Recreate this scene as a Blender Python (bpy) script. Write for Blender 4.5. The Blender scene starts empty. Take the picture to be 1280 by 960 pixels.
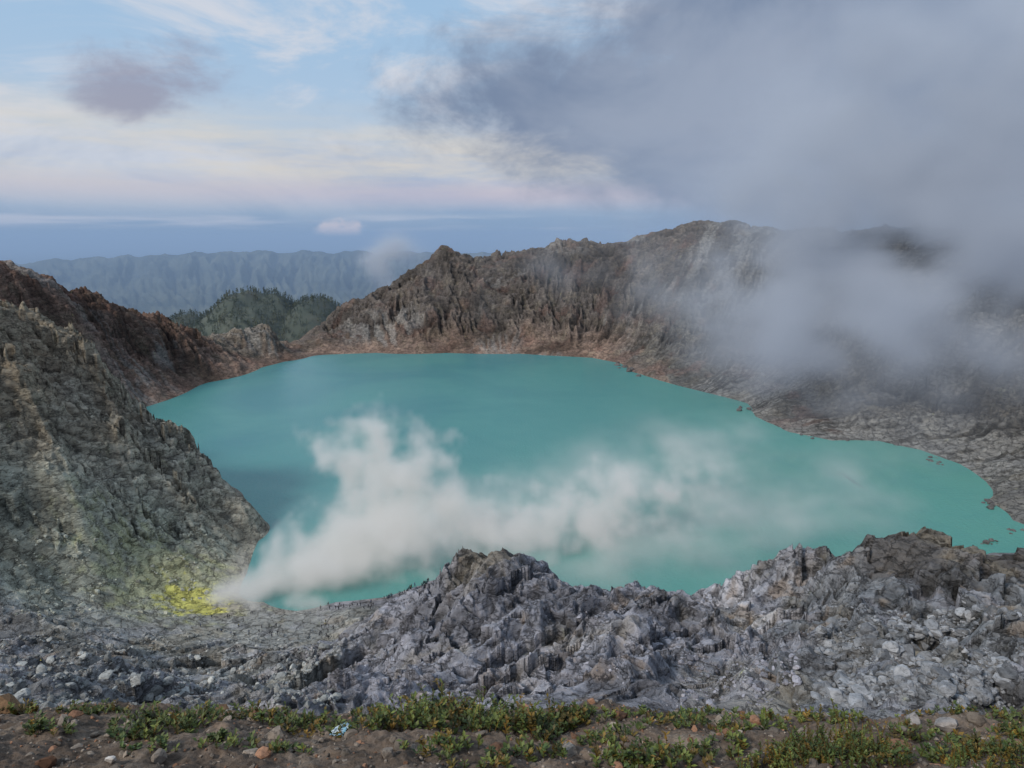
import bpy, math, numpy as np, time
from mathutils import Vector
T0=time.time()
rng=np.random.default_rng(7)
scene=bpy.context.scene
# ------------------------------------------------------------------ camera
F=860.0; P=math.atan(180/860.0); SP,CP=math.sin(P),math.cos(P); H=150.0
cam=bpy.data.cameras.new("camera"); cam.lens=F/1280*36; cam.sensor_width=36
cam.clip_start=0.1; cam.clip_end=200000
co=bpy.data.objects.new("camera",cam); scene.collection.objects.link(co)
co.location=(0,0,H); co.rotation_euler=(math.pi/2-P,0,0); scene.camera=co
def ray(u,v):
    dx=(u-640)/F; dv=(480-v)/F
    return dx, CP+dv*SP, -SP+dv*CP
def W(u,v,y):
    dx,dy,dz=ray(u,v); t=y/dy
    return (dx*t,y,H+dz*t)
def S(u,v,z=0.0):
    dx,dy,dz=ray(u,v); t=(z-H)/dz
    return (dx*t,dy*t,z)
def K(u,y,z):   # hidden knot: column u (at mid elevation), depth y, height z
    e=(z-H)/y
    dv=(e*CP+SP)/(CP-e*SP); dy=CP+dv*SP
    return ((u-640)/F*y/dy,y,z)
# ------------------------------------------------------------------ noise
prm=rng.permutation(256); prm=np.concatenate([prm,prm,prm]).astype(np.int32)
ga=rng.uniform(0,2*np.pi,256); g2x=np.cos(ga).astype(np.float32); g2y=np.sin(ga).astype(np.float32)
gz=rng.normal(size=(256,3)); gz/=np.linalg.norm(gz,axis=1)[:,None]; gz=gz.astype(np.float32)
rj=np.random.default_rng(3); jx=rj.random(256).astype(np.float32); jy=rj.random(256).astype(np.float32); jh=rj.uniform(-1,1,256).astype(np.float32); jt=rj.uniform(-1,1,256).astype(np.float32); js=rj.uniform(-1,1,256).astype(np.float32)
def pn2(x,y):
    xi=np.floor(x).astype(np.int32); yi=np.floor(y).astype(np.int32)
    xf=(x-xi).astype(np.float32); yf=(y-yi).astype(np.float32); xi&=255; yi&=255
    u=xf*xf*xf*(xf*(xf*6-15)+10); v=yf*yf*yf*(yf*(yf*6-15)+10)
    def g(ix,iy,fx,fy):
        h=prm[prm[ix]+iy]; return g2x[h]*fx+g2y[h]*fy
    a=g(xi,yi,xf,yf); b=g(xi+1,yi,xf-1,yf); c=g(xi,yi+1,xf,yf-1); d=g(xi+1,yi+1,xf-1,yf-1)
    return ((a+u*(b-a))*(1-v)+(c+u*(d-c))*v)*1.5
def pn3(x,y,z):
    xi=np.floor(x).astype(np.int32); yi=np.floor(y).astype(np.int32); zi=np.floor(z).astype(np.int32)
    xf=(x-xi).astype(np.float32); yf=(y-yi).astype(np.float32); zf=(z-zi).astype(np.float32)
    xi&=255; yi&=255; zi&=255
    u=xf*xf*(3-2*xf); v=yf*yf*(3-2*yf); w=zf*zf*(3-2*zf)
    def g(i,j,k):
        h=prm[prm[prm[xi+i]+yi+j]+zi+k]; return gz[h,0]*(xf-i)+gz[h,1]*(yf-j)+gz[h,2]*(zf-k)
    def l(a,b,t): return a+t*(b-a)
    return l(l(l(g(0,0,0),g(1,0,0),u),l(g(0,1,0),g(1,1,0),u),v),l(l(g(0,0,1),g(1,0,1),u),l(g(0,1,1),g(1,1,1),u),v),w)*1.5
def fbm2(x,y,o=5,lac=2.03,g=0.5):
    s=0;a=1
    for i in range(o):
        s=s+a*pn2(x+17.3*i,y-9.1*i); x=x*lac;y=y*lac;a*=g
    return s
def fbm3(x,y,z,o=4,g=0.5):
    s=0;a=1
    for i in range(o):
        s=s+a*pn3(x+17.3*i,y-9.1*i,z+3.7*i); x=x*2.03;y=y*2.03;z=z*2.03;a*=g
    return s
def sm(a,b,x):
    t=np.clip((x-a)/(b-a),0,1); return t*t*(3-2*t)
def blocks(x,y,tilt=.7):
    """angular fractured blocks: every cell gets its own height and tilt"""
    x=x.astype(np.float32); y=y.astype(np.float32)
    xi=np.floor(x).astype(np.int32); yi=np.floor(y).astype(np.int32)
    bd=np.full(x.shape,9,np.float32); out=np.zeros(x.shape,np.float32)
    for i in (-1,0,1):
        for j in (-1,0,1):
            h=prm[prm[(xi+i)&255]+((yi+j)&255)]
            dx=x-(xi+i+jx[h]); dy=y-(yi+j+jy[h]); d=dx*dx+dy*dy
            k=d<bd; bd=np.where(k,d,bd); out=np.where(k,jh[h]+tilt*(jt[h]*dx+js[h]*dy)*2,out)
    return out
# ------------------------------------------------------------------ mesh helper
def mesh_np(name,V,Fc,mat,smooth=True,cols=None):
    V=np.asarray(V,np.float32); Fc=np.asarray(Fc,np.int32); n=Fc.shape[1]
    me=bpy.data.meshes.new(name); me.vertices.add(len(V)); me.vertices.foreach_set('co',V.ravel())
    me.loops.add(Fc.size); me.loops.foreach_set('vertex_index',Fc.ravel())
    me.polygons.add(len(Fc)); me.polygons.foreach_set('loop_start',np.arange(0,Fc.size,n,dtype=np.int32))
    try: me.polygons.foreach_set('loop_total',np.full(len(Fc),n,np.int32))
    except Exception: pass
    me.polygons.foreach_set('use_smooth',np.full(len(Fc),smooth))
    me.update(calc_edges=True)
    if cols is not None:
        at=me.color_attributes.new('Col','FLOAT_COLOR','POINT')
        c=np.ones((len(V),4),np.float32); c[:,:3]=cols; at.data.foreach_set('color',c.ravel())
    ob=bpy.data.objects.new(name,me); scene.collection.objects.link(ob)
    if mat: me.materials.append(mat)
    return ob
def grid_faces(nr,nc):
    i=np.arange(nr-1)[:,None]*nc+np.arange(nc-1)[None,:]; i=i.ravel()
    return np.stack([i,i+1,i+1+nc,i+nc],1)
# ------------------------------------------------------------------ materials
def newmat(name):
    m=bpy.data.materials.new(name); m.use_nodes=True; nt=m.node_tree
    return m,nt,nt.nodes,nt.links,nt.nodes['Principled BSDF']
def noise(nt,vec,scale,detail=6,rough=0.6,dist=0.0):
    n=nt.nodes.new('ShaderNodeTexNoise'); n.inputs['Scale'].default_value=scale; n.inputs['Detail'].default_value=detail
    n.inputs['Roughness'].default_value=rough; n.inputs['Distortion'].default_value=dist
    if vec is not None: nt.links.new(vec,n.inputs['Vector'])
    return n
def mrange(nt,val,a,b,c,d):
    n=nt.nodes.new('ShaderNodeMapRange'); nt.links.new(val,n.inputs['Value'])
    for k,x in zip(('From Min','From Max','To Min','To Max'),(a,b,c,d)): n.inputs[k].default_value=x
    return n.outputs[0]
def mixc(nt,fac,a,b,mode='MIX'):
    n=nt.nodes.new('ShaderNodeMix'); n.data_type='RGBA'; n.blend_type=mode
    def st(s,x):
        if hasattr(x,'is_output'): nt.links.new(x,s)
        elif isinstance(x,(int,float)): s.default_value=x
        else: s.default_value=(*x,1)
    st(n.inputs[0],fac); st(n.inputs[6],a); st(n.inputs[7],b); return n.outputs[2]
def math_(nt,op,a,b=None,c=None):
    n=nt.nodes.new('ShaderNodeMath'); n.operation=op
    for i,x in enumerate((a,b,c)):
        if x is None: continue
        if hasattr(x,'is_output'): nt.links.new(x,n.inputs[i])
        else: n.inputs[i].default_value=x
    return n.outputs[0]
def rock_material(name,sc,bumpd,contrast=(0.5,1.5),palem=.55,darkm=.6,cracks=0.0):
    m,nt,N,L,b=newmat(name)
    at=N.new('ShaderNodeAttribute'); at.attribute_name='Col'
    tc=N.new('ShaderNodeTexCoord'); vec=tc.outputs['Object']
    n1=noise(nt,vec,sc,7,0.70,0.0)
    n2=noise(nt,vec,sc*0.23,6,0.68)
    mp=N.new('ShaderNodeMapping'); mp.inputs['Scale'].default_value=(1,1,3.2); mp.inputs['Rotation'].default_value=(0.35,0.25,0.2); L.new(vec,mp.inputs[0])
    n3=noise(nt,mp.outputs[0],sc*1.2,6,0.68,0.6)
    f=mrange(nt,n1.outputs['Fac'],0.3,0.7,contrast[0],contrast[1])
    c=mixc(nt,1.0,at.outputs['Color'],f,'MULTIPLY')
    pale=mrange(nt,n2.outputs['Fac'],0.50,0.62,0,palem)
    c=mixc(nt,pale,c,mixc(nt,1.0,at.outputs['Color'],(1.6,1.56,1.5),'MULTIPLY'))
    dark=mrange(nt,n3.outputs['Fac'],0.47,0.38,0,darkm)
    c=mixc(nt,dark,c,mixc(nt,1.0,at.outputs['Color'],(.25,.24,.23),'MULTIPLY'))
    h=math_(nt,'ADD',n1.outputs['Fac'],math_(nt,'MULTIPLY',n3.outputs['Fac'],0.8))
    if cracks:
        va=N.new('ShaderNodeVectorMath'); va.operation='MULTIPLY_ADD'; L.new(n3.outputs['Color'],va.inputs[0]); va.inputs[1].default_value=(7,7,7); L.new(vec,va.inputs[2])
        mp2=N.new('ShaderNodeMapping'); mp2.inputs['Scale'].default_value=(1,1,2.2); mp2.inputs['Rotation'].default_value=(0.3,-.5,0.4); L.new(va.outputs[0],mp2.inputs[0])
        vo=N.new('ShaderNodeTexVoronoi'); vo.feature='DISTANCE_TO_EDGE'; vo.inputs['Scale'].default_value=sc*.55; L.new(mp2.outputs[0],vo.inputs['Vector'])
        ck=mrange(nt,vo.outputs['Distance'],0.0,0.045,cracks,0)
        c=mixc(nt,ck,c,(0.05,0.046,0.044)); h=math_(nt,'SUBTRACT',h,math_(nt,'MULTIPLY',ck,.35))
    L.new(c,b.inputs['Base Color']); b.inputs['Roughness'].default_value=0.92
    b.inputs['Specular IOR Level'].default_value=0.2
    bp=N.new('ShaderNodeBump'); bp.inputs['Strength'].default_value=1.0; bp.inputs['Distance'].default_value=bumpd
    L.new(h,bp.inputs['Height']); L.new(bp.outputs[0],b.inputs['Normal'])
    return m
M_crater=rock_material('crater_rock',0.24,2.3,cracks=.6,darkm=.6,contrast=(.6,1.4))
M_boulder=rock_material('boulder_rock',0.9,0.15,(0.6,1.4))
M_soil=rock_material('rim_soil',22,0.014,darkm=.4)
# ------------------------------------------------------------------ crater knots
kn=[];kc=[]
def add(col,pts):
    for p in pts: kn.append(p); kc.append(col)
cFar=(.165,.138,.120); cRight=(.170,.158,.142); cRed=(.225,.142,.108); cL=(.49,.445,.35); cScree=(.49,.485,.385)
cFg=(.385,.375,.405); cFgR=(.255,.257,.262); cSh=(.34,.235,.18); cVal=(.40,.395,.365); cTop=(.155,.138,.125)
add(cSh,[S(*p) for p in [(355,452),(400,444),(470,441),(560,441),(650,442),(740,447),(170,512),(200,503),(260,478),(325,460)]])
add(cRight,[S(*p) for p in [(775,454),(790,465),(830,477),(880,490),(935,504),(942,520),(985,540),(1040,551),(1100,551),(1150,562),(1200,580),(1230,600),(1226,625),(1265,650),(1330,672)]])
add(cFgR,[S(*p) for p in [(1300,690),(1240,690),(1100,705),(1000,720),(925,744),(870,756)]])
add(cFg,[S(*p) for p in [(740,744),(600,746),(520,732),(480,747),(420,753)]])
add(cVal,[S(*p) for p in [(370,764),(330,752)]])
add(cL,[S(*p) for p in [(185,532),(205,565),(245,600),(290,645),(323,676),(312,705),(304,726)]])
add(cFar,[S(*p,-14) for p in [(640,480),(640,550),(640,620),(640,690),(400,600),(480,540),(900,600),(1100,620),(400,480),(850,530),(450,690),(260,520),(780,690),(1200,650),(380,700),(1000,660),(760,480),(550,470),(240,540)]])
# left cliff crest
add(cL,[W(*p) for p in [(305,637,335),(270,590,350),(240,565,350),(210,540,350),(175,520,350),(150,490,350),(120,445,345),(90,417,340),(45,397,335),(0,378,330),(-100,350,320),(-300,330,300),
 (100,560,295),(0,500,280),(0,430,305),(70,480,318),(200,600,318),(150,560,312),(260,640,325),(-150,500,250)]])
add(cL,[K(150,430,28),K(60,440,50),K(-80,430,60),K(100,500,10)])
add(cScree,[W(*p) for p in [(0,620,250),(100,650,262),(200,668,290),(270,685,299),(150,720,258),(60,720,240),(0,720,225),(220,745,264),(280,738,274),(-300,600,200),(-150,700,200)]])
add(cVal,[W(*p) for p in [(280,770,252),(350,775,249),(400,772,251),(440,768,250),(400,800,232),(300,800,230),(200,800,222),(100,785,213),(300,850,175),(380,870,165)]])
add((.34,.335,.335),[W(*p) for p in [(0,790,195),(0,850,140),(150,850,160),(-150,800,180),(0,880,110),(-300,800,130),(200,875,135)]])
# foreground spur
add(cTop,[W(*p) for p in [(588,680,200),(612,690,199),(640,697,197)]])
add(cFg,[W(*p) for p in [(665,702,196),(560,712,203),(540,727,205),(500,750,210),(470,772,212),(430,797,215),(700,713,192),(730,742,190),(760,746,190),(790,738,187),(820,717,183),(850,724,180),(868,760,180),(890,775,182),
 (590,760,165),(500,800,180),(450,860,150),(520,850,140),(600,800,150),(660,760,165),(700,800,145),(750,780,160),(800,800,145),(820,760,165),(850,800,150),(700,870,105),(550,870,115),(850,860,105),(620,840,130)]])
add((.55,.53,.55),[W(*p) for p in [(915,765,190),(935,727,195),(975,692,195),(930,790,165),(1010,720,188)]])
add(cFgR,[W(*p) for p in [(1000,740,180),(1050,700,190),(1070,697,188),(1000,780,150),(1100,740,160),(1000,860,100),(1200,760,140),(1280,740,150),(1280,860,95),(1150,860,95),(1500,800,110),(1150,800,125),(930,850,115)]])
add(cTop,[W(*p) for p in [(1083,670,185),(1110,669,184),(1150,681,182),(1180,687,180),(1280,685,175),(1500,684,165),(1140,700,173),(1230,700,168),(1120,722,168),(1260,715,163)]])
add(cFg,[K(u,236,10) for u in (590,640,700,760,820,900)]+[K(u,232,18) for u in (1000,1080,1180,1300,1500)]+[K(540,232,12)])
add(cFg,[K(u,y,z) for u in (-200,200,640,1000,1400) for y,z in ((13,132),(28,118),(50,102),(78,84))])
# red slope (left, far)
add(cRed,[W(*p) for p in [(-300,300,540),(-150,312,570),(0,334,600),(60,353,640),(130,376,690),(190,397,740),(240,421,790),(100,430,620),(160,450,660),(60,440,590),(220,465,715)]])
add((.24,.20,.16),[W(*p) for p in [(262,432,830),(290,413,870),(325,403,890),(346,414,900),(355,442,905),(310,440,850)]])
add(cRed,[K(u,y,z) for u,y,z in ((-150,760,-10),(0,790,0),(100,860,-20),(200,960,-40),(300,1060,-60),(350,1130,-60),(400,1250,-60))])
# far wall
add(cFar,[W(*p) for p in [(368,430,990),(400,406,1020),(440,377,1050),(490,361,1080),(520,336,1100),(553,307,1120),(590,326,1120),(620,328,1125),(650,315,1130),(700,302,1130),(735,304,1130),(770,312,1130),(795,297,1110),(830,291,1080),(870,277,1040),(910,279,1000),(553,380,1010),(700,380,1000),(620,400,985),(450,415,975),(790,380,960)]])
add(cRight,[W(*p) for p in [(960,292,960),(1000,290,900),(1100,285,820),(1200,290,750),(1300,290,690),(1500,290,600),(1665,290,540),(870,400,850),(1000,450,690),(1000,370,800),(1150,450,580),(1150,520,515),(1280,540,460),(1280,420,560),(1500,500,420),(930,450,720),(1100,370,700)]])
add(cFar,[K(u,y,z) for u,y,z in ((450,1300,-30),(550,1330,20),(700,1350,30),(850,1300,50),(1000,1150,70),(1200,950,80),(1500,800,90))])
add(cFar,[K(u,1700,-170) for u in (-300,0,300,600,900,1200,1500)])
kn=np.array(kn); kc=np.array(kc)
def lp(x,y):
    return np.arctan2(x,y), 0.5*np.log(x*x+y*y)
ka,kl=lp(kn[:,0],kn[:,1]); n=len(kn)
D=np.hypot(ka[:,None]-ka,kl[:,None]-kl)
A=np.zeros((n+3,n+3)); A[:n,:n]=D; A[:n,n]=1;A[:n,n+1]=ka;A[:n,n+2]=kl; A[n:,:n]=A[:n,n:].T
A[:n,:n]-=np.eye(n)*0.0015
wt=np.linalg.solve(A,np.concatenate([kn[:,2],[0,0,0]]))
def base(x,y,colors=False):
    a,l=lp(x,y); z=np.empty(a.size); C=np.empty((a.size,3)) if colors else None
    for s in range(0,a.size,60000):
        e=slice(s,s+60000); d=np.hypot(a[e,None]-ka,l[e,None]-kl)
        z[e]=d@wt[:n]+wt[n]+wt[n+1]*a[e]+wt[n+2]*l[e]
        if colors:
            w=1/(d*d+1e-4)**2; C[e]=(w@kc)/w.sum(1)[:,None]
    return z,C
# grid
NC=1300
ang=np.radians(np.linspace(-49,49,NC))
lr=np.concatenate([np.linspace(math.log(12),math.log(85),60,endpoint=False),np.linspace(math.log(85),math.log(1200),1400,endpoint=False),np.linspace(math.log(1200),math.log(1750),60)])
NR=len(lr)
AA,LL=np.meshgrid(ang,lr); R=np.exp(LL)
X=(R*np.sin(AA)).ravel(); Y=(R*np.cos(AA)).ravel(); Rf=R.ravel()
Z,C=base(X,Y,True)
Z=np.where(Rf<95,np.minimum(Z,150-.86*Y-6+sm(70,95,Rf)*60),Z)
near=1-sm(210,330,Rf)
far=sm(330,480,Rf)
leftc=(X<-60)*(1-sm(400,520,Y))*sm(200,260,Y)*sm(4,30,Z)
slabs=np.exp(-((X-122)/42)**4-((Y-174)/15)**4)      # dark flat ledges on the right
# gullies radiating from lake centre
lx,ly=30.0,560.0
th=np.arctan2(X-lx,Y-ly); rc=np.hypot(X-lx,Y-ly)
wx=fbm2(X/90,Y/90,5)*0.07
gul=0;wg=1
for fq,am in ((9,1.0),(21,.8),(47,.6),(101,.42),(210,.24)):
    g_=1-2*np.abs(pn2(th*fq+wx*fq*.8+fq,rc/170*1.0*(fq/13)**.35+fq*.3)); gul=gul+am*(g_-.45)*wg; wg=np.clip(.35+g_,.2,1.1)
hfac=sm(0,40,Z)
crestf=1-.55*sm(95,140,Z)
Zn=Z+far*hfac*gul*7.0*(.6+.8*sm(-.3,.4,fbm2(X/150+4,Y/150,2)))*crestf
# craggy ridged multifractal
cell=Rf*0.0021
lam=46.0; wX=fbm2(X/40,Y/40,4)*6; wY=fbm2(X/40+50,Y/40+9,4)*6
det=np.zeros_like(Z)
ii=0; wg=1.0
sc_h=sm(-1.0,7,Z)
while lam>0.7:
    ca,sa=math.cos(.6+ii*.5),math.sin(.6+ii*.5)
    xr=(X+wX)*ca+(Y+wY)*sa; yr=-(X+wX)*sa+(Y+wY)*ca
    r=1-2*np.abs(pn2(xr/lam+ii*7.7,yr/(lam*1.6)+ii*3.1))
    am=0.13*lam*(0.45 if lam>30 else 1.0)*(1-near*(.35 if lam<6 else 0))
    fade=sm(1.2,2.4,lam/cell)
    det+=am*(r-.45)*fade*wg
    wg=np.clip(.3+r*1.1,.2,1.15)
    lam*=0.56; ii+=1
scree=np.exp(-((X+150)**2/62**2+(Y-250)**2/32**2))
rough=(1.0-0.8*np.exp(-((X+105)**2/52**2+(Y-245)**2/34**2)))*(1-.75*scree)*(1-.7*slabs)
det*=sm(40,125,Rf)
Zn=Zn+det*sc_h*rough*(1-.30*near)*(1-.30*leftc)*(1-far*(1-crestf)*.6)
# fractured angular blocks at several sizes
w1=fbm2(X/5,Y/5,3)*.22; w2_=fbm2(X/5+31,Y/5+7,3)*.22
nb_=near*sc_h*sm(90,125,Rf)*(rough+.5*slabs)
dg=(X*.7+Y*.7); dh=(-X*.7+Y*.7)
Zn+=nb_*(blocks(dg/24+w1*.5,dh/11+w2_*.5,.9)*2.1+blocks(dg/9+w1+9,dh/5+w2_)*.8+blocks(X/3.2+w1*1.4+3,Y/3.6+w2_*1.4)*.2)
Zn+=leftc*rough*(blocks((X+Zn*.5)/26+w1,(Y+Zn*.4)/34+w2_,.9)*2.8+blocks((X+Zn*.4)/9+w1,Y/12+w2_)*.9+blocks(X/3.5+w1*1.5,Y/4.5+w2_)*.2)
Zn+=far*hfac*crestf*(blocks(X/30+w1*.5,Y/38+w2_*.5)*2.4+blocks(X/12+w1,Y/15+w2_)*1.1)
# fluted fins running down the spurs and the left cliff
def flutes(dx,dy,lams,amps,seed,stretch=4.0):
    l=math.hypot(dx,dy); dx/=l;dy/=l
    al=(X+wX*.5)*dx+(Y+wY*.5)*dy; ac=-(X+wX*.5)*dy+(Y+wY*.5)*dx; s=0; wgt=1
    for la,am in zip(lams,amps):
        q=1-2*np.abs(pn2(ac/la+seed,al/(la*stretch)+seed*.7)); s=s+am*(q-.45)*wgt; wgt=np.clip(.3+q,.2,1.1)
    return s
fgm=near*sm(14,32,Z)*sm(90,125,Rf)*(1-.8*slabs)
Zn+=fgm*flutes(-.55,-.85,(15,7,3.2),(3.6,1.6,.6),3.3)
Zn+=leftc*(1-.6*scree)*flutes(.75,-.65,(44,17,7),(5.0,2.4,1.0),8.1,4.5)
# tilted strata ledges
st=(X*0.55+Y*0.25+Zn*1.5+fbm2(X/14,Y/14,4)*3)/6.0
stf=st-np.floor(st); ledge=(np.minimum(stf/0.85,1)-(stf-0.85).clip(0)/0.15)
Zn+=near*sm(8,25,Z)*sm(85,110,Rf)*ledge*1.8*sm(-.2,.4,fbm2(X/26+9,Y/26,3))
st=(X*0.62+Y*0.1+Zn*1.25+fbm2(X/34,Y/34,4)*4)/6.5
stf=st-np.floor(st); ledge2=(np.minimum(stf/0.8,1)-(stf-0.8).clip(0)/0.2)
Zn+=leftc*(1-scree)*ledge2*2.6
strl=np.sin(st*6.28*2.3+fbm2(X/9,Y/9,3)*2)
st=(Zn*1.6+fbm2(X/80,Y/80,4)*14)/13.0; stf=st-np.floor(st)
Zn+=far*hfac*(np.minimum(stf/0.75,1)-(stf-0.75).clip(0)/0.25)*3.2
Zg=Zn.reshape(NR,NC)
# colour modulation
def blur(G,k):
    for ax in (0,1):
        cs=np.cumsum(np.concatenate([np.repeat(np.take(G,[0],ax),k+1,ax),G,np.repeat(np.take(G,[-1],ax),k,ax)],ax),ax)
        n_=G.shape[ax]; G=(np.take(cs,np.arange(2*k+1,2*k+1+n_),ax)-np.take(cs,np.arange(0,n_),ax))/(2*k+1)
    return G
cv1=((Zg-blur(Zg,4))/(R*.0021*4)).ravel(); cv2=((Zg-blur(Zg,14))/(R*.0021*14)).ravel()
cav_shade=np.clip(cv1*1.6+cv2*1.3,-1,1)
C=C*(1+np.where(cav_shade<0,.55,.35)*cav_shade)[:,None]  # crevice shade painted into the rock colour: hollows darker, bumps lighter
band=np.exp(-np.clip(Zn,0,99)/6.0)*far
C=C*(1-band[:,None]*0.6)+np.array((.40,.26,.195))*band[:,None]*0.6*(X<170)[:,None]+np.array((.25,.24,.22))*band[:,None]*0.6*(X>=170)[:,None]
hue=fbm2(X/38+3,Y/38,5)
redm=sm(.15,.65,hue)*far*(X<260); C=C*(1-.38*redm[:,None])+np.array((.23,.12,.092))*.38*redm[:,None]
tan=sm(.1,.6,fbm2(X/22+30,Y/22,5))*(1-far*.5); C=C*(1-.35*tan[:,None])+np.array((.42,.35,.24))*.35*tan[:,None]
dk=sm(.05,.5,fbm2(X/30-60,Y/30+8,5)); C*=(1-.36*dk)[:,None]
dk2=sm(-.1,.5,fbm2(X/110+20,Y/110+8,4))*far; C*=(1-.35*dk2)[:,None]
strk=sm(.15,.7,1-2*np.abs(pn2(th*42+wx*30,rc/300+3))+.6*fbm2(X/20,Y/20,4))*far*sm(.05,.5,fbm2(X/120+70,Y/120,3)+.3*(X>150))
C=C*(1-.5*strk[:,None])+np.array((.42,.40,.37))*.5*strk[:,None]
C*=(1+.16*strl*leftc*(1-scree))[:,None]
brn=leftc*sm(45,100,Zn+fbm2(X/20,Y/20,4)*22); C=C*(1-.55*brn[:,None])+np.array((.34,.25,.16))*.55*brn[:,None]
pur=sm(.1,.5,fbm2(X/16-30,Y/16,5))*near*(1-slabs); C=C*(1-.4*pur[:,None])+np.array((.57,.55,.60))*.4*pur[:,None]
org=sm(.45,.8,fbm2(X/11+90,Y/11,4))*near; C=C*(1-.45*org[:,None])+np.array((.42,.30,.20))*.45*org[:,None]
vx,vy,_=W(243,752,262)
q_=fbm2(X/6,Y/6,6,g=.6)
sul=np.exp(-(((X-vx)/17)**2+((Y-vy)/13)**2)); sul=sm(.42,.62,sul+q_*.35)*.92
sul2=np.exp(-(((X-vx+10)/34)**2+((Y-vy-5)/28)**2)); sul2=sm(.3,.8,sul2+q_*.4)*.5
C=C*(1-sul2[:,None])+np.array((.60,.60,.30))*sul2[:,None]
C=C*(1-sul[:,None])+np.array((.80,.75,.20))*(.8+.25*np.clip(q_,-1,1))[:,None]*sul[:,None]
C=np.clip(C,.03,.85)
def hgt(x,y):
    a,l=lp(np.asarray(x,float),np.asarray(y,float))
    fi=np.clip(np.interp(l,lr,np.arange(NR)),0,NR-1.001); fj=np.clip(np.interp(a,ang,np.arange(NC)),0,NC-1.001)
    i=fi.astype(int); j=fj.astype(int); s=fi-i; t=fj-j
    return (Zg[i,j]*(1-s)*(1-t)+Zg[i+1,j]*s*(1-t)+Zg[i,j+1]*(1-s)*t+Zg[i+1,j+1]*s*t)
def hit(u,v,y0=85,y1=1200,hf=None,nst=700):
    hf=hf or hgt
    dx,dy,dz=ray(u,v); ys=np.exp(np.linspace(math.log(y0),math.log(y1),nst)); t=ys/dy
    zr=H+dz*t; hz=hf(dx*t,ys); w=np.where(hz>=zr)[0]
    if len(w)==0: return None
    k=w[0]; return (dx*t[k],ys[k],hz[k])
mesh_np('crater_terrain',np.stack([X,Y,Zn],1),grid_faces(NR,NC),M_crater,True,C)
print('terrain',time.time()-T0)
# ------------------------------------------------------------------ lake
m,nt,N,L,b=newmat('crater_lake_water')
tc=N.new('ShaderNodeTexCoord'); v=tc.outputs['Object']
a1=noise(nt,v,0.006,5,0.55,0.8); a2=noise(nt,v,0.03,6,0.6,1.0)
sx=N.new('ShaderNodeSeparateXYZ'); L.new(v,sx.inputs[0])
gx=mrange(nt,math_(nt,'SUBTRACT',sx.outputs[0],math_(nt,'MULTIPLY',sx.outputs[1],0.45)),-420,120,0,1)
c=mixc(nt,gx,(.065,.250,.265),(.105,.325,.255))
c=mixc(nt,mrange(nt,a1.outputs['Fac'],.4,.65,0,.6),c,(.11,.345,.30))
c=mixc(nt,mrange(nt,a2.outputs['Fac'],.45,.7,0,.35),c,(.065,.26,.255))
L.new(c,b.inputs['Base Color']); b.inputs['Roughness'].default_value=.25; b.inputs['IOR'].default_value=1.33
b.inputs['Specular IOR Level'].default_value=.5
r1=noise(nt,v,0.5,6,.6); bp=N.new('ShaderNodeBump'); bp.inputs['Strength'].default_value=.7; bp.inputs['Distance'].default_value=.6
L.new(r1.outputs['Fac'],bp.inputs['Height']); L.new(bp.outputs[0],b.inputs['Normal'])
gxs,gys=np.meshgrid(np.linspace(-700,900,41),np.linspace(215,1010,41))
mesh_np('crater_lake',np.stack([gxs.ravel(),gys.ravel(),np.zeros(gxs.size)],1),grid_faces(41,41),m,True)
# ------------------------------------------------------------------ distant land
m,nt,N,L,b=newmat('distant_forest_land'); tc=N.new('ShaderNodeTexCoord'); v=tc.outputs['Object']
a1=noise(nt,v,0.0012,8,.6); a2=noise(nt,v,0.02,6,.6)
c=mixc(nt,mrange(nt,a1.outputs['Fac'],.4,.62,0,1),(.035,.05,.04),(.11,.12,.085))
c=mixc(nt,mrange(nt,a2.outputs['Fac'],.5,.7,0,.5),c,(.14,.13,.10))
L.new(c,b.inputs['Base Color']); b.inputs['Roughness'].default_value=1
M_land=m
NC2,NR2=900,520
an2=np.radians(np.linspace(-60,60,NC2)); lr2=np.linspace(math.log(1500),math.log(90000),NR2)
A2,L2=np.meshgrid(an2,lr2); R2=np.exp(L2); X2=(R2*np.sin(A2)).ravel(); Y2=(R2*np.cos(A2)).ravel(); Rr=R2.ravel(); Af=A2.ravel()
hx,hy,hz_=W(318,368,2350)
def land(x,y):
    r=np.hypot(x,y); a=np.arctan2(x,y)
    z=-170-530*sm(1500,5000,r)
    top=-85+70*fbm2(a*7+2,a*0+1,4)+55*fbm2(a*30+2,a*0+5,5)-120*sm(-.42,-.6,a)
    rr=14000+1500*pn2(a*3,a*0+.5)
    prof=np.exp(-np.abs(r-rr)/2600)**1.0
    gl=(1-2*np.abs(pn2(a*60+fbm2(x/3000,y/3000,3)*.9,r/5000)))*.26+(1-2*np.abs(pn2(a*150+fbm2(x/1500,y/1500,3)*.6,r/3000+4)))*.16
    z=z+(top+700)*prof*(1+gl*(1-prof)*2.8)
    dx=(x-hx); dy=(y-hy)
    d=np.hypot(dx/300,dy/420)
    hill=(hz_+410)*np.exp(-d**2.4*.9)*(1+.10*fbm2(x/160,y/160,4))
    d2=np.hypot((x-hx-215)/175,(y-hy+20)/300); hill2=(hz_+400)*np.exp(-d2**2.6*.9)*1.0
    d3=np.hypot((x-hx+230)/170,(y-hy+20)/300); hill3=(hz_+400)*np.exp(-d3**2*.9)*.86
    base_=-420
    hh=np.maximum(np.maximum(hill,hill2),hill3)+base_
    z=np.maximum(z,np.where(r<4200,hh,-9999))
    return z+fbm2(x/400,y/400,4)*12
mesh_np('distant_mountains',np.stack([X2,Y2,land(X2,Y2)],1),grid_faces(NR2,NC2),M_land,True)
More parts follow.
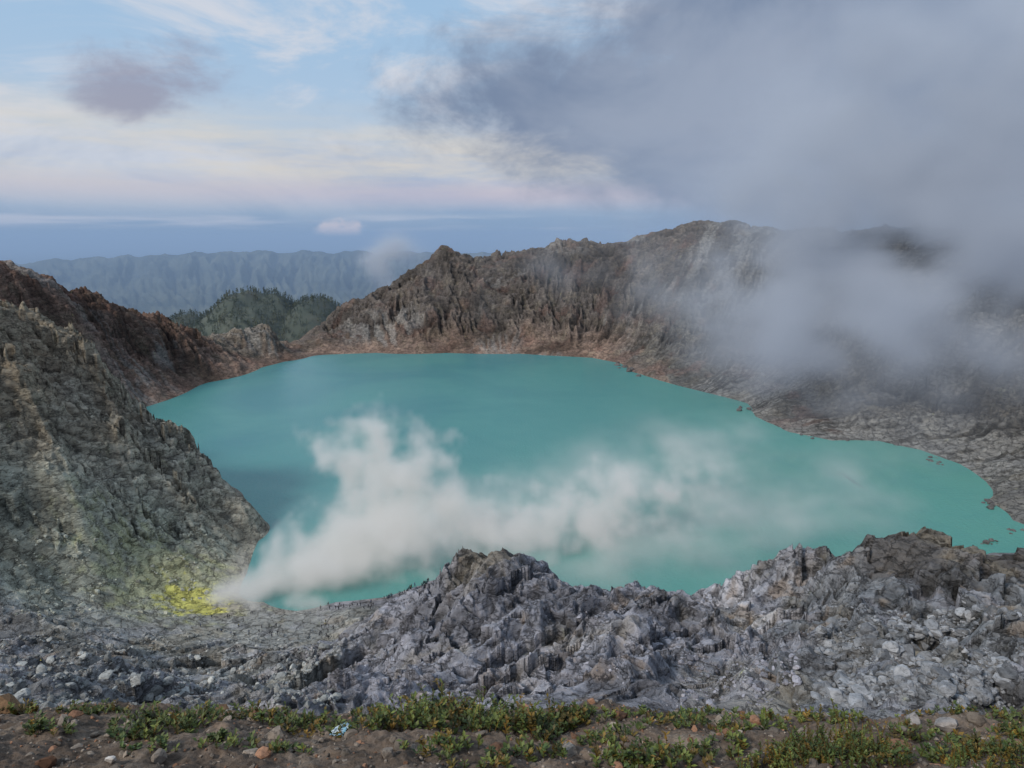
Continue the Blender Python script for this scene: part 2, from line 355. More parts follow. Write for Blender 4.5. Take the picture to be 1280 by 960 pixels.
def foliage_mat(name,c1,c2,sc):
    m,nt,N,L,b=newmat(name); tc=N.new('ShaderNodeTexCoord')
    a=noise(nt,tc.outputs['Object'],sc,3,.6); at=N.new('ShaderNodeAttribute'); at.attribute_name='Col'
    c=mixc(nt,mrange(nt,a.outputs['Fac'],.35,.65,0,1),c1,c2); c=mixc(nt,1.0,c,at.outputs['Color'],'MULTIPLY')
    L.new(c,b.inputs['Base Color']); b.inputs['Roughness'].default_value=.6
    return m
M_tree=foliage_mat('tree_foliage',(.045,.07,.035),(.12,.12,.05),.02)
nt_=2600
tv=[];tf=[];tcol=[];off=0
tx=hx+rng.uniform(-560,470,nt_*2); ty=hy+rng.uniform(-420,160,nt_*2); tz=land(tx,ty); keep=tz>-190; tx,ty,tz=tx[keep][:nt_],ty[keep][:nt_],tz[keep][:nt_]
for x,y,z in zip(tx,ty,tz):
    h=rng.uniform(8,22); w=h*rng.uniform(.18,.34); k=34
    s=rng.uniform(0.22,1,k); rad=w*np.sqrt(np.clip(1-(s-.35)**2/.5,0.08,1))*rng.uniform(.3,1,k)*(1.15-s)
    an=rng.uniform(0,6.28,k); cx=x+rad*np.cos(an); cy=y+rad*np.sin(an); cz=z+s*h
    pts=np.stack([cx,cy,cz],1)[:,None,:]+rng.normal(size=(k,3,3))*h*.065
    tr=np.array([[x-.3,y,z-1],[x+.3,y,z-1],[x,y,z+h]])[None]
    pts=np.concatenate([pts,tr],0).reshape(-1,3); tv.append(pts); tf.append(np.arange(len(pts)).reshape(-1,3)+off); off+=len(pts)
    sh=rng.uniform(.5,1.4,(k+1,1,1))*rng.uniform(.7,1.25); sh[-1]=.5
    tcol.append(np.broadcast_to(sh*np.ones((1,3,3)),(k+1,3,3)).reshape(-1,3))
mesh_np('hill_forest',np.concatenate(tv),np.concatenate(tf),M_tree,False,np.concatenate(tcol))
# ------------------------------------------------------------------ haze over the far land
def vol_mat(name,dens,color,aniso=0.1,attr=False,emit=None,step=1.0):
    m=bpy.data.materials.new(name); m.use_nodes=True; nt=m.node_tree; nt.nodes.clear()
    try: m.cycles.volume_step_rate=step
    except Exception: pass
    o=nt.nodes.new('ShaderNodeOutputMaterial'); pv=nt.nodes.new('ShaderNodeVolumePrincipled')
    pv.inputs['Color'].default_value=(*color,1); pv.inputs['Density'].default_value=dens; pv.inputs['Anisotropy'].default_value=aniso
    pv.inputs['Density Attribute'].default_value='density' if attr else ''
    if emit:  # self-glow stands in for light scattered repeatedly inside the volume
        if attr:
            a=nt.nodes.new('ShaderNodeAttribute'); a.attribute_name='density'
            nt.links.new(math_(nt,'MULTIPLY',a.outputs['Fac'],emit[0]*dens),pv.inputs['Emission Strength'])
        else: pv.inputs['Emission Strength'].default_value=emit[0]*dens
        pv.inputs['Emission Color'].default_value=(*emit[1],1)
    nt.links.new(pv.outputs[0],o.inputs['Volume']); return m
bx=[(-60000,1500),(60000,1500),(60000,88000),(-60000,88000)]
V=[(x,y,z) for z in (-1500,420) for x,y in bx]
mesh_np('haze',V,[(0,3,2,1),(4,5,6,7),(0,1,5,4),(1,2,6,5),(2,3,7,6),(3,0,4,7)],vol_mat('haze_air',7.2e-5,(.60,.78,1.0),0.0,emit=(.085,(.30,.52,1.0))),False)  # blue glow added to the haze, lightening the far range
# ------------------------------------------------------------------ voxel steam
def voxel(name,mn,mx,vs,fn,mat):
    mn=np.array(mn,float);mx=np.array(mx,float); nn=np.maximum(((mx-mn)/vs).astype(int)+1,4)
    ax=[np.linspace(mn[i],mx[i],nn[i]) for i in range(3)]
    Zv,Yv,Xv=np.meshgrid(ax[2],ax[1],ax[0],indexing='ij')
    d=fn(Xv.ravel().astype(np.float32),Yv.ravel().astype(np.float32),Zv.ravel().astype(np.float32)).astype(np.float32)
    me=bpy.data.meshes.new(name); me.vertices.add(d.size)
    at=me.attributes.new('dens','FLOAT','POINT'); at.data.foreach_set('value',d)
    ob=bpy.data.objects.new(name,me); scene.collection.objects.link(ob)
    ng=bpy.data.node_groups.new(name+'_nodes','GeometryNodeTree')
    ng.interface.new_socket('Geometry',in_out='INPUT',socket_type='NodeSocketGeometry')
    ng.interface.new_socket('Geometry',in_out='OUTPUT',socket_type='NodeSocketGeometry')
    Nn=ng.nodes; Ln=ng.links
    gi=Nn.new('NodeGroupInput'); go=Nn.new('NodeGroupOutput'); vc=Nn.new('GeometryNodeVolumeCube')
    vc.inputs['Min'].default_value=tuple(mn); vc.inputs['Max'].default_value=tuple(mx)
    for k,i in zip('XYZ',range(3)): vc.inputs['Resolution '+k].default_value=int(nn[i])
    po=Nn.new('GeometryNodeInputPosition')
    s=Nn.new('ShaderNodeVectorMath'); s.operation='SUBTRACT'; Ln.new(po.outputs[0],s.inputs[0]); s.inputs[1].default_value=tuple(mn)
    q=Nn.new('ShaderNodeVectorMath'); q.operation='MULTIPLY'; Ln.new(s.outputs[0],q.inputs[0]); q.inputs[1].default_value=tuple((nn-1)/(mx-mn))
    sp=Nn.new('ShaderNodeSeparateXYZ'); Ln.new(q.outputs[0],sp.inputs[0])
    r=[math_(ng,'ROUND',sp.outputs[i]) for i in range(3)]
    idx=math_(ng,'MULTIPLY_ADD',math_(ng,'MULTIPLY_ADD',r[2],float(nn[1]),r[1]),float(nn[0]),r[0])
    idx=math_(ng,'ADD',idx,0.1); fl=math_(ng,'FLOOR',idx)
    na=Nn.new('GeometryNodeInputNamedAttribute'); na.data_type='FLOAT'; na.inputs[0].default_value='dens'
    si=Nn.new('GeometryNodeSampleIndex'); si.data_type='FLOAT'; si.domain='POINT'; si.clamp=True
    Ln.new(gi.outputs[0],si.inputs['Geometry'])
    Ln.new([o for o in na.outputs if o.enabled and o.name=='Attribute'][0],si.inputs['Value'])
    Ln.new(fl,si.inputs['Index'])
    Ln.new(si.outputs[0],vc.inputs['Density'])
    sm_=Nn.new('GeometryNodeSetMaterial'); sm_.inputs['Material'].default_value=mat
    Ln.new(vc.outputs[0],sm_.inputs['Geometry']); Ln.new(sm_.outputs[0],go.inputs[0])
    me.materials.append(mat)
    md=ob.modifiers.new('vol','NODES'); md.node_group=ng
    return ob
def puffs(path,per=6):
    out=[]
    for (a,b) in zip(path[:-1],path[1:]):
        for t in np.linspace(0,1,per,endpoint=False):
            p=[a[i]*(1-t)+b[i]*t for i in range(5)]; q=W(p[0],p[1],p[2]); out.append((*q,p[3],p[4]))
    return out
core=puffs([(262,752,265,4,1.0),(300,747,268,7,1.3),(345,733,273,10,1.35),(395,708,282,13,1.3),(445,680,293,16,1.2),(505,652,300,18,1.0),(500,610,304,18,.9),(455,578,307,16,.88),(400,558,309,11,.75)],5)
core+=puffs([(290,765,262,5,1.0),(345,768,261,7,1.0),(405,772,261,6,.85)],4)
core+=puffs([(500,655,302,18,.85),(570,660,312,17,.75),(640,665,318,17,.64),(710,650,322,17,.55),(790,635,330,16,.45),(860,610,345,14,.35)],4)
veil=puffs([(470,650,300,28,.7),(560,655,318,28,.8),(640,655,320,30,.85),(720,635,322,32,.9),(790,615,335,32,.95),(860,590,350,30,.9),(910,560,360,24,.6)],4)
veil+=puffs([(620,700,288,20,.6),(760,685,290,24,.7),(850,675,295,28,.7),(930,650,310,30,.55),(1030,620,330,28,.4),(1120,600,350,26,.25)],4)
def steam(x,y,z):
    d=np.zeros_like(x); w=fbm3(x/30,y/30,z/30,3); w2=fbm3(x/30+40,y/30,z/30+11,3)
    xw=x+w*10; yw=y+w2*10; zw=z+(w-w2)*7
    for cx,cy,cz,r,a in core:
        d=np.maximum(d,a*np.exp(-((xw-cx)**2+(yw-cy)**2+(zw-cz)**2)/(r*r)))
    n1=fbm3(x/12,y/12,z/12,4,.6)
    dd=np.clip(d*1.4-0.38+n1*0.70,0,1)*(d>.03)
    e=np.zeros_like(x)
    for cx,cy,cz,r,a in veil:
        e=np.maximum(e,a*np.exp(-((xw-cx)**2+(yw-cy)**2)/(r*r)-(zw-cz)**2/(r*r*.35)))
    n2=fbm3(x/30+5,y/30,z/17,5,.6)
    ee=e*np.clip(.42+n2*1.4,0.08,1.7)
    return dd*.9+ee*.22
M_st=vol_mat('steam_vapour',.14,(.98,.98,.98),.1,True,emit=(.27,(.88,.89,.87)),step=2.5)  # steam given its own glow for whiteness that single scattering lacks
voxel('sulfur_steam',(-170,225,0.5),(215,440,92),2.2,steam,M_st)
print('steam',time.time()-T0)
blobs=puffs([(1500,250,640,150,1.0),(1250,250,660,120,1.0),(1080,255,700,92,1.1),(990,300,740,70,1.25),(940,360,700,56,1.2),(975,420,640,54,1.1),(1060,450,600,52,.95),(1200,400,560,80,.9),(1400,420,520,85,.8)],4)
blobs+=puffs([(560,350,880,25,.08),(700,340,900,40,.15),(850,330,850,56,.42)],3)
blobs+=puffs([(1120,330,680,64,1.2),(1260,330,600,74,1.25),(1400,330,560,80,1.2)],4)
blobs+=puffs([(1150,170,760,120,.6),(1500,120,700,150,.6)],3)
blobs+=puffs([(455,322,1180,10,1.3),(495,330,1180,28,3.2),(530,345,1180,20,2.4)],3)
def lowc(x,y,z):
    w=fbm3(x/120,y/120,z/120,3); w2=fbm3(x/120+40,y/120,z/120+11,3)
    sc=np.where((y>1100)&(x<-50),.3,1.0); xw=x+w*45*sc; yw=y+w2*45*sc; zw=z+(w-w2)*32*sc; d=np.zeros_like(x)
    for cx,cy,cz,r,a in blobs:
        d=np.maximum(d,a*np.exp(-((xw-cx)**2+(yw-cy)**2+(zw-cz)**2)/(r*r)))
    n1=fbm3(x/80,y/80,z/60,4,.6)
    return d*np.clip(.5+n1*1.5,0,1.7)
voxel('low_cloud',(-300,330,10),(900,1230,420),13,lowc,vol_mat('cloud_vapour',.026,(.95,.97,1.0),.1,True,emit=(.135,(.58,.70,.95)),step=3.0))  # added bluish glow lifts the cloud to the brightness of the sky bank
print('cloud',time.time()-T0)
# ------------------------------------------------------------------ boulders
import bmesh
tmpl=[]
for k in range(6):
    bm=bmesh.new(); bmesh.ops.create_icosphere(bm,subdivisions=2,radius=1)
    v=np.array([p.co[:] for p in bm.verts]); f=np.array([[q.index for q in p.verts] for p in bm.faces]); bm.free()
    for c_ in range(11):
        nrm=rng.normal(size=3); nrm/=np.linalg.norm(nrm); dd=rng.uniform(.4,.8); pr=v@nrm; v=v-np.clip(pr-dd,0,None)[:,None]*nrm
    v*=rng.uniform(.7,1.2,3); tmpl.append((v,f))
def rotm(k):
    q=rng.normal(size=(k,4)); q/=np.linalg.norm(q,axis=1)[:,None]; w,x,y,z=q.T
    return np.stack([1-2*(y*y+z*z),2*(x*y-z*w),2*(x*z+y*w),2*(x*y+z*w),1-2*(x*x+z*z),2*(y*z-x*w),2*(x*z-y*w),2*(y*z+x*w),1-2*(x*x+y*y)],1).reshape(k,3,3)
def scatter(name,pos,size,cols,mat,tm=tmpl):
    Vs=[];Fs=[];Cs=[];o=0; Rm=rotm(len(pos)); ch=rng.integers(0,len(tm),len(pos))
    for p,s,r,k,c_ in zip(pos,size,Rm,ch,cols):
        v,f=tm[k]; vv=(v*s)@r.T; vv[:,2]*=.8; Vs.append(vv+p); Fs.append(f+o); o+=len(v); Cs.append(np.tile(c_,(len(v),1)))
    return mesh_np(name,np.concatenate(Vs),np.concatenate(Fs),mat,False,np.concatenate(Cs))
pos=[];siz=[];col=[]
def region(nb,u0,u1,v0,v1,s0,s1,c0):
    for i in range(nb):
        p=hit(rng.uniform(u0,u1),rng.uniform(v0,v1),nst=450)
        if p is None or p[2]<.3 or p[1]>330: continue
        if fbm2(np.array([p[0]/9.]),np.array([p[1]/9.]),2)[0]<-.1: continue
        s=min(s0*rng.uniform(.01,1)**-.45,s1); pos.append((p[0],p[1],p[2]+s*.1)); siz.append(s); col.append(np.array(c0)*rng.uniform(.5,1.35))
region(2800,1020,1285,765,885,.34,1.9,(.27,.272,.28))
region(350,850,1000,810,885,.22,1.1,(.31,.30,.33))
region(1400,0,420,790,885,.34,1.8,(.34,.34,.32))
region(800,20,260,650,775,.3,1.5,(.42,.42,.345))
region(160,380,860,760,885,.2,1.0,(.35,.34,.37))
scatter('boulder_field',np.array(pos),siz,col,M_boulder)
print('boulders',len(pos),time.time()-T0)
pos=[];siz=[];col=[]
for (u,v,s) in [(1163,574,2.6),(1110,553,3),(1045,546,3.5),(1232,677,2.2),(1265,663,2),(1228,628,3),(1245,634,3.5),(790,463,7),(775,458,6),(800,466,5),(1060,548,3),(1180,578,2),(1240,680,1.5),(930,512,4),(1015,546,2.5)]:
    for j in range(5):
        q=S(u+rng.normal()*7,v+rng.normal()*2); pos.append((q[0],q[1],rng.uniform(-.3,.2)*s)); siz.append(s*rng.uniform(.4,1)); col.append((.13,.12,.115))
scatter('shore_rocks',np.array(pos),siz,col,M_boulder)
# ------------------------------------------------------------------ near rim ledge
def ledge_h(x,y):
    x=np.asarray(x,float); y=np.asarray(y,float)
    e=4.55+.25*pn2(x*.6+3,x*0+.5)+.12*pn2(x*2.1,x*0+7)
    D=np.where(y>0,2.6+.55*(np.clip(y,0,99)-3),2.6-.55*3)
    D=D+1.1*np.clip(y-e,0,None)
    z=H-D+.10*fbm2(x*.9,y*.9,4)+.035*fbm2(x*5,y*5,4)
    return z
gx_,gy_=np.meshgrid(np.linspace(-8,8,1000),np.concatenate([np.linspace(-3,2.4,80,endpoint=False),np.linspace(2.4,5.6,330,endpoint=False),np.linspace(5.6,13,60)]))
xf,yf=gx_.ravel(),gy_.ravel(); zf=ledge_h(xf,yf)
zf+=.012*np.clip(pn2(xf*24,yf*24)*2,-.3,1)+.006*pn2(xf*55,yf*55)
cc=np.array((.15,.112,.085))[None]*(1+.5*fbm2(xf*1.5,yf*1.5,4))[:,None]
lt=sm(.1,.7,fbm2(xf*2.3+9,yf*2.3,4))[:,None]; cc=cc*(1-lt*.5)+np.array((.26,.21,.165))*lt*.5
mesh_np('rim_ground',np.stack([xf,yf,zf],1),grid_faces(gx_.shape[0],gx_.shape[1]),M_soil,True,cc)
k=7500; px=rng.uniform(-5,5,k); py=rng.uniform(2.5,5.2,k); s=np.minimum(.008*rng.uniform(.004,1,k)**-.42,.075)
cl=np.array([(.25,.205,.165)]*k)*rng.uniform(.45,1.5,k)[:,None]; rd=rng.random(k)<.3; cl[rd]*=np.array((1.1,.72,.55))
M_boulder2=rock_material('stone',30,.004,(.7,1.3))
scatter('gravel',np.stack([px,py,ledge_h(px,py)+s*.2],1),s,cl,M_boulder2)
for (u,v,s,c_) in [(268,872,.13,(.16,.10,.06)),(3,862,.16,(.22,.13,.07)),(1180,905,.10,(.3,.27,.25)),(710,935,.07,(.3,.26,.22)),(140,945,.04,(.5,.46,.42)),(1140,895,.08,(.3,.28,.27))]:
    q=hit(u,v+8,2,6,ledge_h)
    if q is None: q=(*W(u,v,4.6)[:2],0); q=(q[0],q[1],float(ledge_h(q[0],q[1])))
    scatter('rock',np.array([(q[0],q[1],q[2]+s*.3)]),[s],[c_],M_boulder2)
# plants
M_leaf=foliage_mat('shrub_leaf',(.05,.085,.018),(.15,.17,.03),9)
def plant(name,u,v,rad,ht,ns,leaf,fine=False):
    q=hit(u,v,2,6,ledge_h)
    if q is None:
        q=W(u,v,4.5); 
    Vs=[];Fs=[];Cs=[];o=0
    for i in range(ns):
        a=rng.uniform(0,6.28); rr=rad*math.sqrt(rng.random()); bx_,by_=q[0]+rr*math.cos(a)*1.5,q[1]+rr*math.sin(a)*.8
        bz=float(ledge_h(bx_,by_))-.01; h=ht*rng.uniform(.5,1.1)*(1-.4*rr/rad); ln=rng.normal(size=2)*h*.3
        tone=rng.uniform(.55,1.35); colr=np.array((1,1,1.))*tone
        if rng.random()<.22: colr=colr*np.array((1.7,.85,.6))
        npt=6; pts=np.array([(bx_+ln[0]*t*t,by_+ln[1]*t*t,bz+h*t) for t in np.linspace(0,1,npt)])
        w=.0022
        for a_,b_ in zip(pts[:-1],pts[1:]):
            Vs.append(np.array([a_+(-w,0,0),a_+(w,0,0),b_+(w*.7,0,0),b_+(-w*.7,0,0)])); Fs.append(np.arange(4)[None]+o); o+=4; Cs.append(np.tile(np.array((1.3,.6,.6))*tone,(4,1)))
        nl=int(h/leaf*4)+5
        for j in range(nl):
            t=rng.uniform(.15,1); c0=np.array((bx_+ln[0]*t*t,by_+ln[1]*t*t,bz+h*t))
            az=rng.uniform(0,6.28); up=rng.uniform(.3,1.6); d=np.array((math.cos(az),math.sin(az),up)); d/=np.linalg.norm(d)
            sd=np.cross(d,(0,0,1)); sd/=np.linalg.norm(sd)+1e-6; l=leaf*rng.uniform(.6,1.2)*(1.1-.4*t); wd=l*.24
            Vs.append(np.array([c0,c0+d*l*.5+sd*wd,c0+d*l+np.array((0,0,-l*.12)),c0+d*l*.5-sd*wd])); Fs.append(np.arange(4)[None]+o); o+=4; Cs.append(np.tile(colr*rng.uniform(.75,1.25),(4,1)))
    return mesh_np(name,np.concatenate(Vs),np.concatenate(Fs),M_leaf,False,np.concatenate(Cs))
for (u,v,r,h,ns) in [(25,893,.12,.09,22),(100,895,.12,.08,18),(190,915,.22,.13,60),(245,905,.15,.12,32),(330,905,.2,.11,35),(390,915,.15,.1,26),(450,910,.14,.10,26),(520,905,.2,.15,55),(575,905,.22,.2,85),(640,915,.24,.17,80),(690,910,.16,.14,40),(600,955,.14,.06,16),(760,925,.14,.08,22),(820,950,.22,.11,50),(775,955,.12,.1,24),(870,895,.2,.07,24),(905,915,.12,.06,16),(1120,895,.16,.08,30),(1230,893,.2,.07,28),(1270,925,.14,.12,34),(800,893,.12,.06,14),(985,900,.13,.06,14),(470,900,.12,.09,20),(1200,940,.16,.09,30),(140,890,.1,.07,12),
  (60,912,.14,.08,22),(290,935,.14,.07,18),(730,900,.16,.1,30),(840,905,.18,.08,28),(940,905,.18,.08,26),(1040,900,.18,.08,26),(1180,890,.16,.08,22),(360,940,.1,.06,12),(670,945,.14,.09,24),(550,935,.16,.08,26),(910,940,.14,.08,20),(1150,925,.16,.08,24),(180,940,.12,.06,12)]:
    plant('low_shrub',u,v,r*.9,h*1.45,int(ns*1.1),.048)
for (u,v,r,h,ns) in [(1040,945,.2,.2,110),(985,955,.17,.14,70),(1085,950,.15,.15,60),(1250,950,.16,.14,60)]:
    plant('heath_bush',u,v,r,h*1.2,int(ns*1.4),.024)
# plastic wrapper
m,nt,N,L,b=newmat('blue_white_plastic'); tc=N.new('ShaderNodeTexCoord'); a=noise(nt,tc.outputs['Object'],14,3,.5,.5)
L.new(mixc(nt,mrange(nt,a.outputs['Fac'],.45,.55,0,1),(.65,.75,.8),(.25,.5,.66)),b.inputs['Base Color']); b.inputs['Roughness'].default_value=.3
q=hit(428,916,2,6,ledge_h); g1,g2=np.meshgrid(np.linspace(-1,1,24),np.linspace(-1,1,16)); g1=g1.ravel();g2=g2.ravel()
cz=.02+.03*(1-g1*g1)*(1-g2*g2)+.014*fbm2(g1*3,g2*3,3)
vx_=q[0]+g1*.065*(1+.15*pn2(g2*2+5,g1));vy_=q[1]+g2*.05*(1+.2*pn2(g1*2,g2)); 
mesh_np('plastic_wrapper',np.stack([vx_,vy_,ledge_h(vx_,vy_)+cz+.005],1),grid_faces(16,24),m,True)
# ------------------------------------------------------------------ people (continuous skinned figures)
def person_mesh(pose):
    J={'pel':(0,0,.93),'ch':(0,.02,1.28),'nk':(0,.03,1.47),'hd':(0,.05,1.60),'ht':(0,.04,1.72)}
    if pose==0: lg=[(.10,0,.5),(.10,-.03,.08),(.11,.12,.03)],[(-.10,0,.5),(-.11,-.02,.08),(-.12,.13,.03)]; ar=[(.21,0,1.4),(.26,-.03,1.13),(.25,.08,.88)],[(-.21,0,1.4),(-.26,-.02,1.13),(-.24,.1,.9)]
    elif pose==1: lg=[(.10,.2,.53),(.10,.22,.1),(.10,.36,.04)],[(-.10,-.12,.5),(-.10,-.36,.14),(-.10,-.26,.03)]; ar=[(.21,0,1.4),(.27,-.2,1.17),(.24,-.1,.95)],[(-.21,0,1.4),(-.26,.16,1.16),(-.2,.36,1.05)]
    else: lg=[(.12,.36,.62),(.12,.3,.12),(.12,.42,.04)],[(-.12,.36,.6),(-.13,.28,.12),(-.13,.4,.04)]; ar=[(.21,.1,.98),(.24,.28,.78),(.12,.45,.72)],[(-.21,.1,.98),(-.24,.28,.78),(-.12,.45,.72)]
    if pose==2: J={'pel':(0,0,.5),'ch':(0,.1,.86),'nk':(0,.14,1.05),'hd':(0,.17,1.17),'ht':(0,.17,1.29)}
    vs=[J['pel'],J['ch'],J['nk'],J['hd'],J['ht']]; ed=[(0,1),(1,2),(2,3),(3,4)]; rd=[.15,.17,.06,.10,.075]
    for a in lg:
        o=len(vs); vs+=a; ed+=[(0,o),(o,o+1),(o+1,o+2)]; rd+=[.085,.055,.045]
    for a in ar:
        o=len(vs); vs+=a; ed+=[(1,o),(o,o+1),(o+1,o+2)]; rd+=[.07,.05,.04]
    me=bpy.data.meshes.new('p'); me.from_pydata(vs,ed,[]); ob=bpy.data.objects.new('p',me); scene.collection.objects.link(ob)
    ob.modifiers.new('s','SKIN'); 
    if not me.skin_vertices:
        bm=bmesh.new(); bm.from_mesh(me); bm.verts.layers.skin.verify(); bm.to_mesh(me); bm.free()
    for i,r in enumerate(rd): me.skin_vertices[0].data[i].radius=(r,r*.85)
    me.skin_vertices[0].data[0].use_root=True
    ss=ob.modifiers.new('b','SUBSURF'); ss.levels=1
    dg=bpy.context.evaluated_depsgraph_get(); out=bpy.data.meshes.new_from_object(ob.evaluated_get(dg)); bpy.data.objects.remove(ob)
    return out
pm=[]
cm=[]
for i,(jc,pc) in enumerate([((.02,.025,.04),(.02,.02,.025)),((.25,.05,.04),(.03,.03,.04)),((.35,.30,.08),(.02,.02,.03)),((.04,.08,.16),(.05,.045,.04))]):
    m,nt,N,L,b=newmat('hiker_clothes_%d'%i); tc=N.new('ShaderNodeTexCoord'); s_=N.new('ShaderNodeSeparateXYZ'); L.new(tc.outputs['Object'],s_.inputs[0])
    c=mixc(nt,mrange(nt,s_.outputs[2],.90,.94,0,1),pc,jc); c=mixc(nt,mrange(nt,s_.outputs[2],1.48,1.5,0,1),c,(.35,.2,.13)); c=mixc(nt,mrange(nt,s_.outputs[2],1.62,1.64,0,1),c,(.02,.015,.01))
    L.new(c,b.inputs['Base Color']); b.inputs['Roughness'].default_value=.8; cm.append(m)
base_m=[person_mesh(i) for i in range(3)]
for bm_ in base_m:
    for j in range(4):
        q=bm_.copy(); q.materials.clear(); q.materials.append(cm[j if rng.random()<.5 else 0]); pm.append(q)
spots=[(rng.uniform(476,538),None) for _ in range(30)]+[(rng.uniform(400,470),rng.uniform(752,765)) for _ in range(20)]+[(rng.uniform(392,418),rng.uniform(778,803)) for _ in range(11)]+[(rng.uniform(240,350),rng.uniform(784,802)) for _ in range(16)]+[(rng.uniform(40,80),rng.uniform(825,838)) for _ in range(2)]+[(rng.uniform(262,330),rng.uniform(765,778)) for _ in range(6)]
nh=0
for u,v in spots:
    vv0=v if v is not None else 748-(u-476)*.47+rng.normal()*3
    q=None
    for dv_ in range(0,24,3):
        q=hit(u,vv0+dv_)
        if q is not None and .25<q[2]<70 and q[1]<300: break
        q=None
    if q is None: continue
    ob=bpy.data.objects.new('hiker',pm[rng.integers(0,12) if rng.random()<.9 else 9]); scene.collection.objects.link(ob); nh+=1
    ob.location=(q[0],q[1],float(hgt(q[0],q[1]))-.03); ob.rotation_euler=(0,0,rng.uniform(0,6.28)); ob.scale=(1.08,)*3
print('hikers',nh)
# ------------------------------------------------------------------ world + sun
w=bpy.data.worlds.new('World'); scene.world=w; w.use_nodes=True; nt=w.node_tree; N=nt.nodes; L=nt.links
bg=N['Background']; sky=N.new('ShaderNodeTexSky'); sky.sky_type='NISHITA'; sky.sun_disc=False
SE,SR=math.radians(40),math.radians(-130)
sky.sun_elevation=SE; sky.sun_rotation=SR
tc=N.new('ShaderNodeTexCoord'); sp=N.new('ShaderNodeSeparateXYZ'); L.new(tc.outputs['Generated'],sp.inputs[0])
x,y,z=sp.outputs
a=math_(nt,'ARCTAN2',x,y); e=math_(nt,'ARCSINE',z)
def comb(a_,b_,c_=0.0):
    n=N.new('ShaderNodeCombineXYZ')
    for i,q in enumerate((a_,b_,c_)):
        if hasattr(q,'is_output'): L.new(q,n.inputs[i])
        else: n.inputs[i].default_value=q
    return n.outputs[0]
def ss(v_,a_,b_,c_=0.0,d_=1.0):
    n=N.new('ShaderNodeMapRange'); n.interpolation_type='SMOOTHSTEP'; L.new(v_,n.inputs[0])
    for k_,q in zip(('From Min','From Max','To Min','To Max'),(a_,b_,c_,d_)): n.inputs[k_].default_value=q
    return n.outputs[0]
skyc=mixc(nt,1.0,sky.outputs[0],(.11,.11,.11),'MULTIPLY')
rp=N.new('ShaderNodeValToRGB'); L.new(ss(e,-.02,.34),rp.inputs[0])
el=rp.color_ramp.elements; el[0].position=0; el[0].color=(.21,.33,.52,1); el[1].position=1; el[1].color=(.36,.55,.77,1)
for p_,c_ in ((.12,(.25,.40,.62,1)),(.25,(.44,.50,.64,1)),(.40,(.52,.60,.70,1)),(.6,(.42,.57,.75,1))):
    q=el.new(p_); q.color=c_
base_c=mixc(nt,.88,skyc,rp.outputs[0])
cv=comb(a,math_(nt,'MULTIPLY',e,3.0))
ns=noise(nt,cv,3.2,6,.62,.5)
c=mixc(nt,math_(nt,'MULTIPLY',ss(ns.outputs['Fac'],.44,.64),ss(e,.0,.10)),base_c,(.62,.66,.74))
warm=math_(nt,'MULTIPLY',ss(math_(nt,'ABSOLUTE',math_(nt,'SUBTRACT',e,.105)),.085,0),ss(noise(nt,comb(a,math_(nt,'MULTIPLY',e,7.0)),2.0,5,.65).outputs['Fac'],.36,.58,0,.85))
c=mixc(nt,warm,c,(.70,.66,.60))
pk=math_(nt,'MULTIPLY',ss(math_(nt,'ABSOLUTE',math_(nt,'SUBTRACT',e,.062)),.03,0),ss(a,-.7,.1,.35,.75))
c=mixc(nt,pk,c,(.60,.53,.61))
low=math_(nt,'MULTIPLY',ss(noise(nt,comb(a,math_(nt,'MULTIPLY',e,16.0),3.0),2.2,4,.55).outputs['Fac'],.48,.60),ss(math_(nt,'ABSOLUTE',math_(nt,'SUBTRACT',e,.024)),.014,.003))
c=mixc(nt,math_(nt,'MULTIPLY',low,.8),c,(.60,.62,.71))
nb=noise(nt,comb(a,math_(nt,'MULTIPLY',e,1.5)),5.0,6,.64,.3)
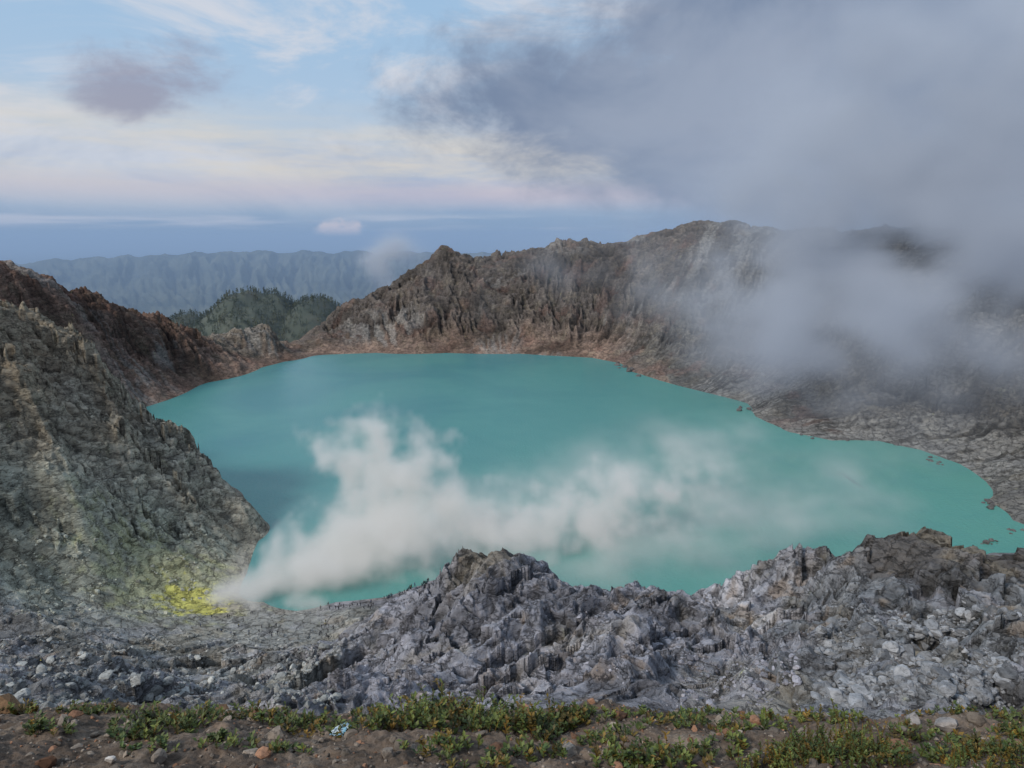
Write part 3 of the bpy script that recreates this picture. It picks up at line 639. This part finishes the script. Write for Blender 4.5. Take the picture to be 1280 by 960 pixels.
nbs=math_(nt,'SUBTRACT',nb.outputs['Fac'],.5)
def spot(ca,ce,ra,re,colr,mx_,c,na_=4.5,nn=nbs):
    dx_=math_(nt,'DIVIDE',math_(nt,'SUBTRACT',a,ca),ra); dy_=math_(nt,'DIVIDE',math_(nt,'SUBTRACT',e,ce),re)
    d=math_(nt,'ADD',math_(nt,'MULTIPLY',dx_,dx_),math_(nt,'MULTIPLY',dy_,dy_)); d=math_(nt,'ADD',d,math_(nt,'MULTIPLY',nn,na_))
    return mixc(nt,ss(d,1.4,0,0,mx_),c,colr)
nsm=math_(nt,'SUBTRACT',noise(nt,comb(a,e),45.0,3,.6).outputs['Fac'],.5)
c=spot(-.455,.195,.095,.05,(.31,.32,.42),.85,c)
c=spot(-.238,.014,.033,.014,(.78,.68,.70),1.0,c,3.0,nsm)
# great grey cloud bank rising over the right-hand rim
ab=math_(nt,'MULTIPLY_ADD',math_(nt,'ABSOLUTE',math_(nt,'SUBTRACT',e,.185)),2.3,-.25)
mb=math_(nt,'ADD',math_(nt,'SUBTRACT',a,ab),math_(nt,'MULTIPLY',nbs,.95))
mbk=ss(mb,-.10,.26,0,.97)
nd=noise(nt,comb(a,math_(nt,'MULTIPLY',e,1.4),5.0),3.0,5,.6,.4)
gc=mixc(nt,ss(nd.outputs['Fac'],.35,.68),(.18,.24,.36),(.30,.355,.465))
c=mixc(nt,mbk,c,gc)
c=mixc(nt,ss(z,-.02,-.10),c,(.10,.12,.15))
L.new(c,bg.inputs['Color']); bg.inputs['Strength'].default_value=1.0
sd=bpy.data.lights.new('sun','SUN'); sd.energy=2.1; sd.angle=math.radians(10); sd.color=(1,.94,.86)
so=bpy.data.objects.new('sun',sd); scene.collection.objects.link(so)
dv=Vector((math.sin(SR)*math.cos(SE),math.cos(SR)*math.cos(SE),math.sin(SE)))
so.rotation_euler=dv.to_track_quat('Z','Y').to_euler(); so.location=(0,0,400)
scene.view_settings.view_transform='Standard'; scene.view_settings.look='None'; scene.view_settings.exposure=0
print('done',time.time()-T0)
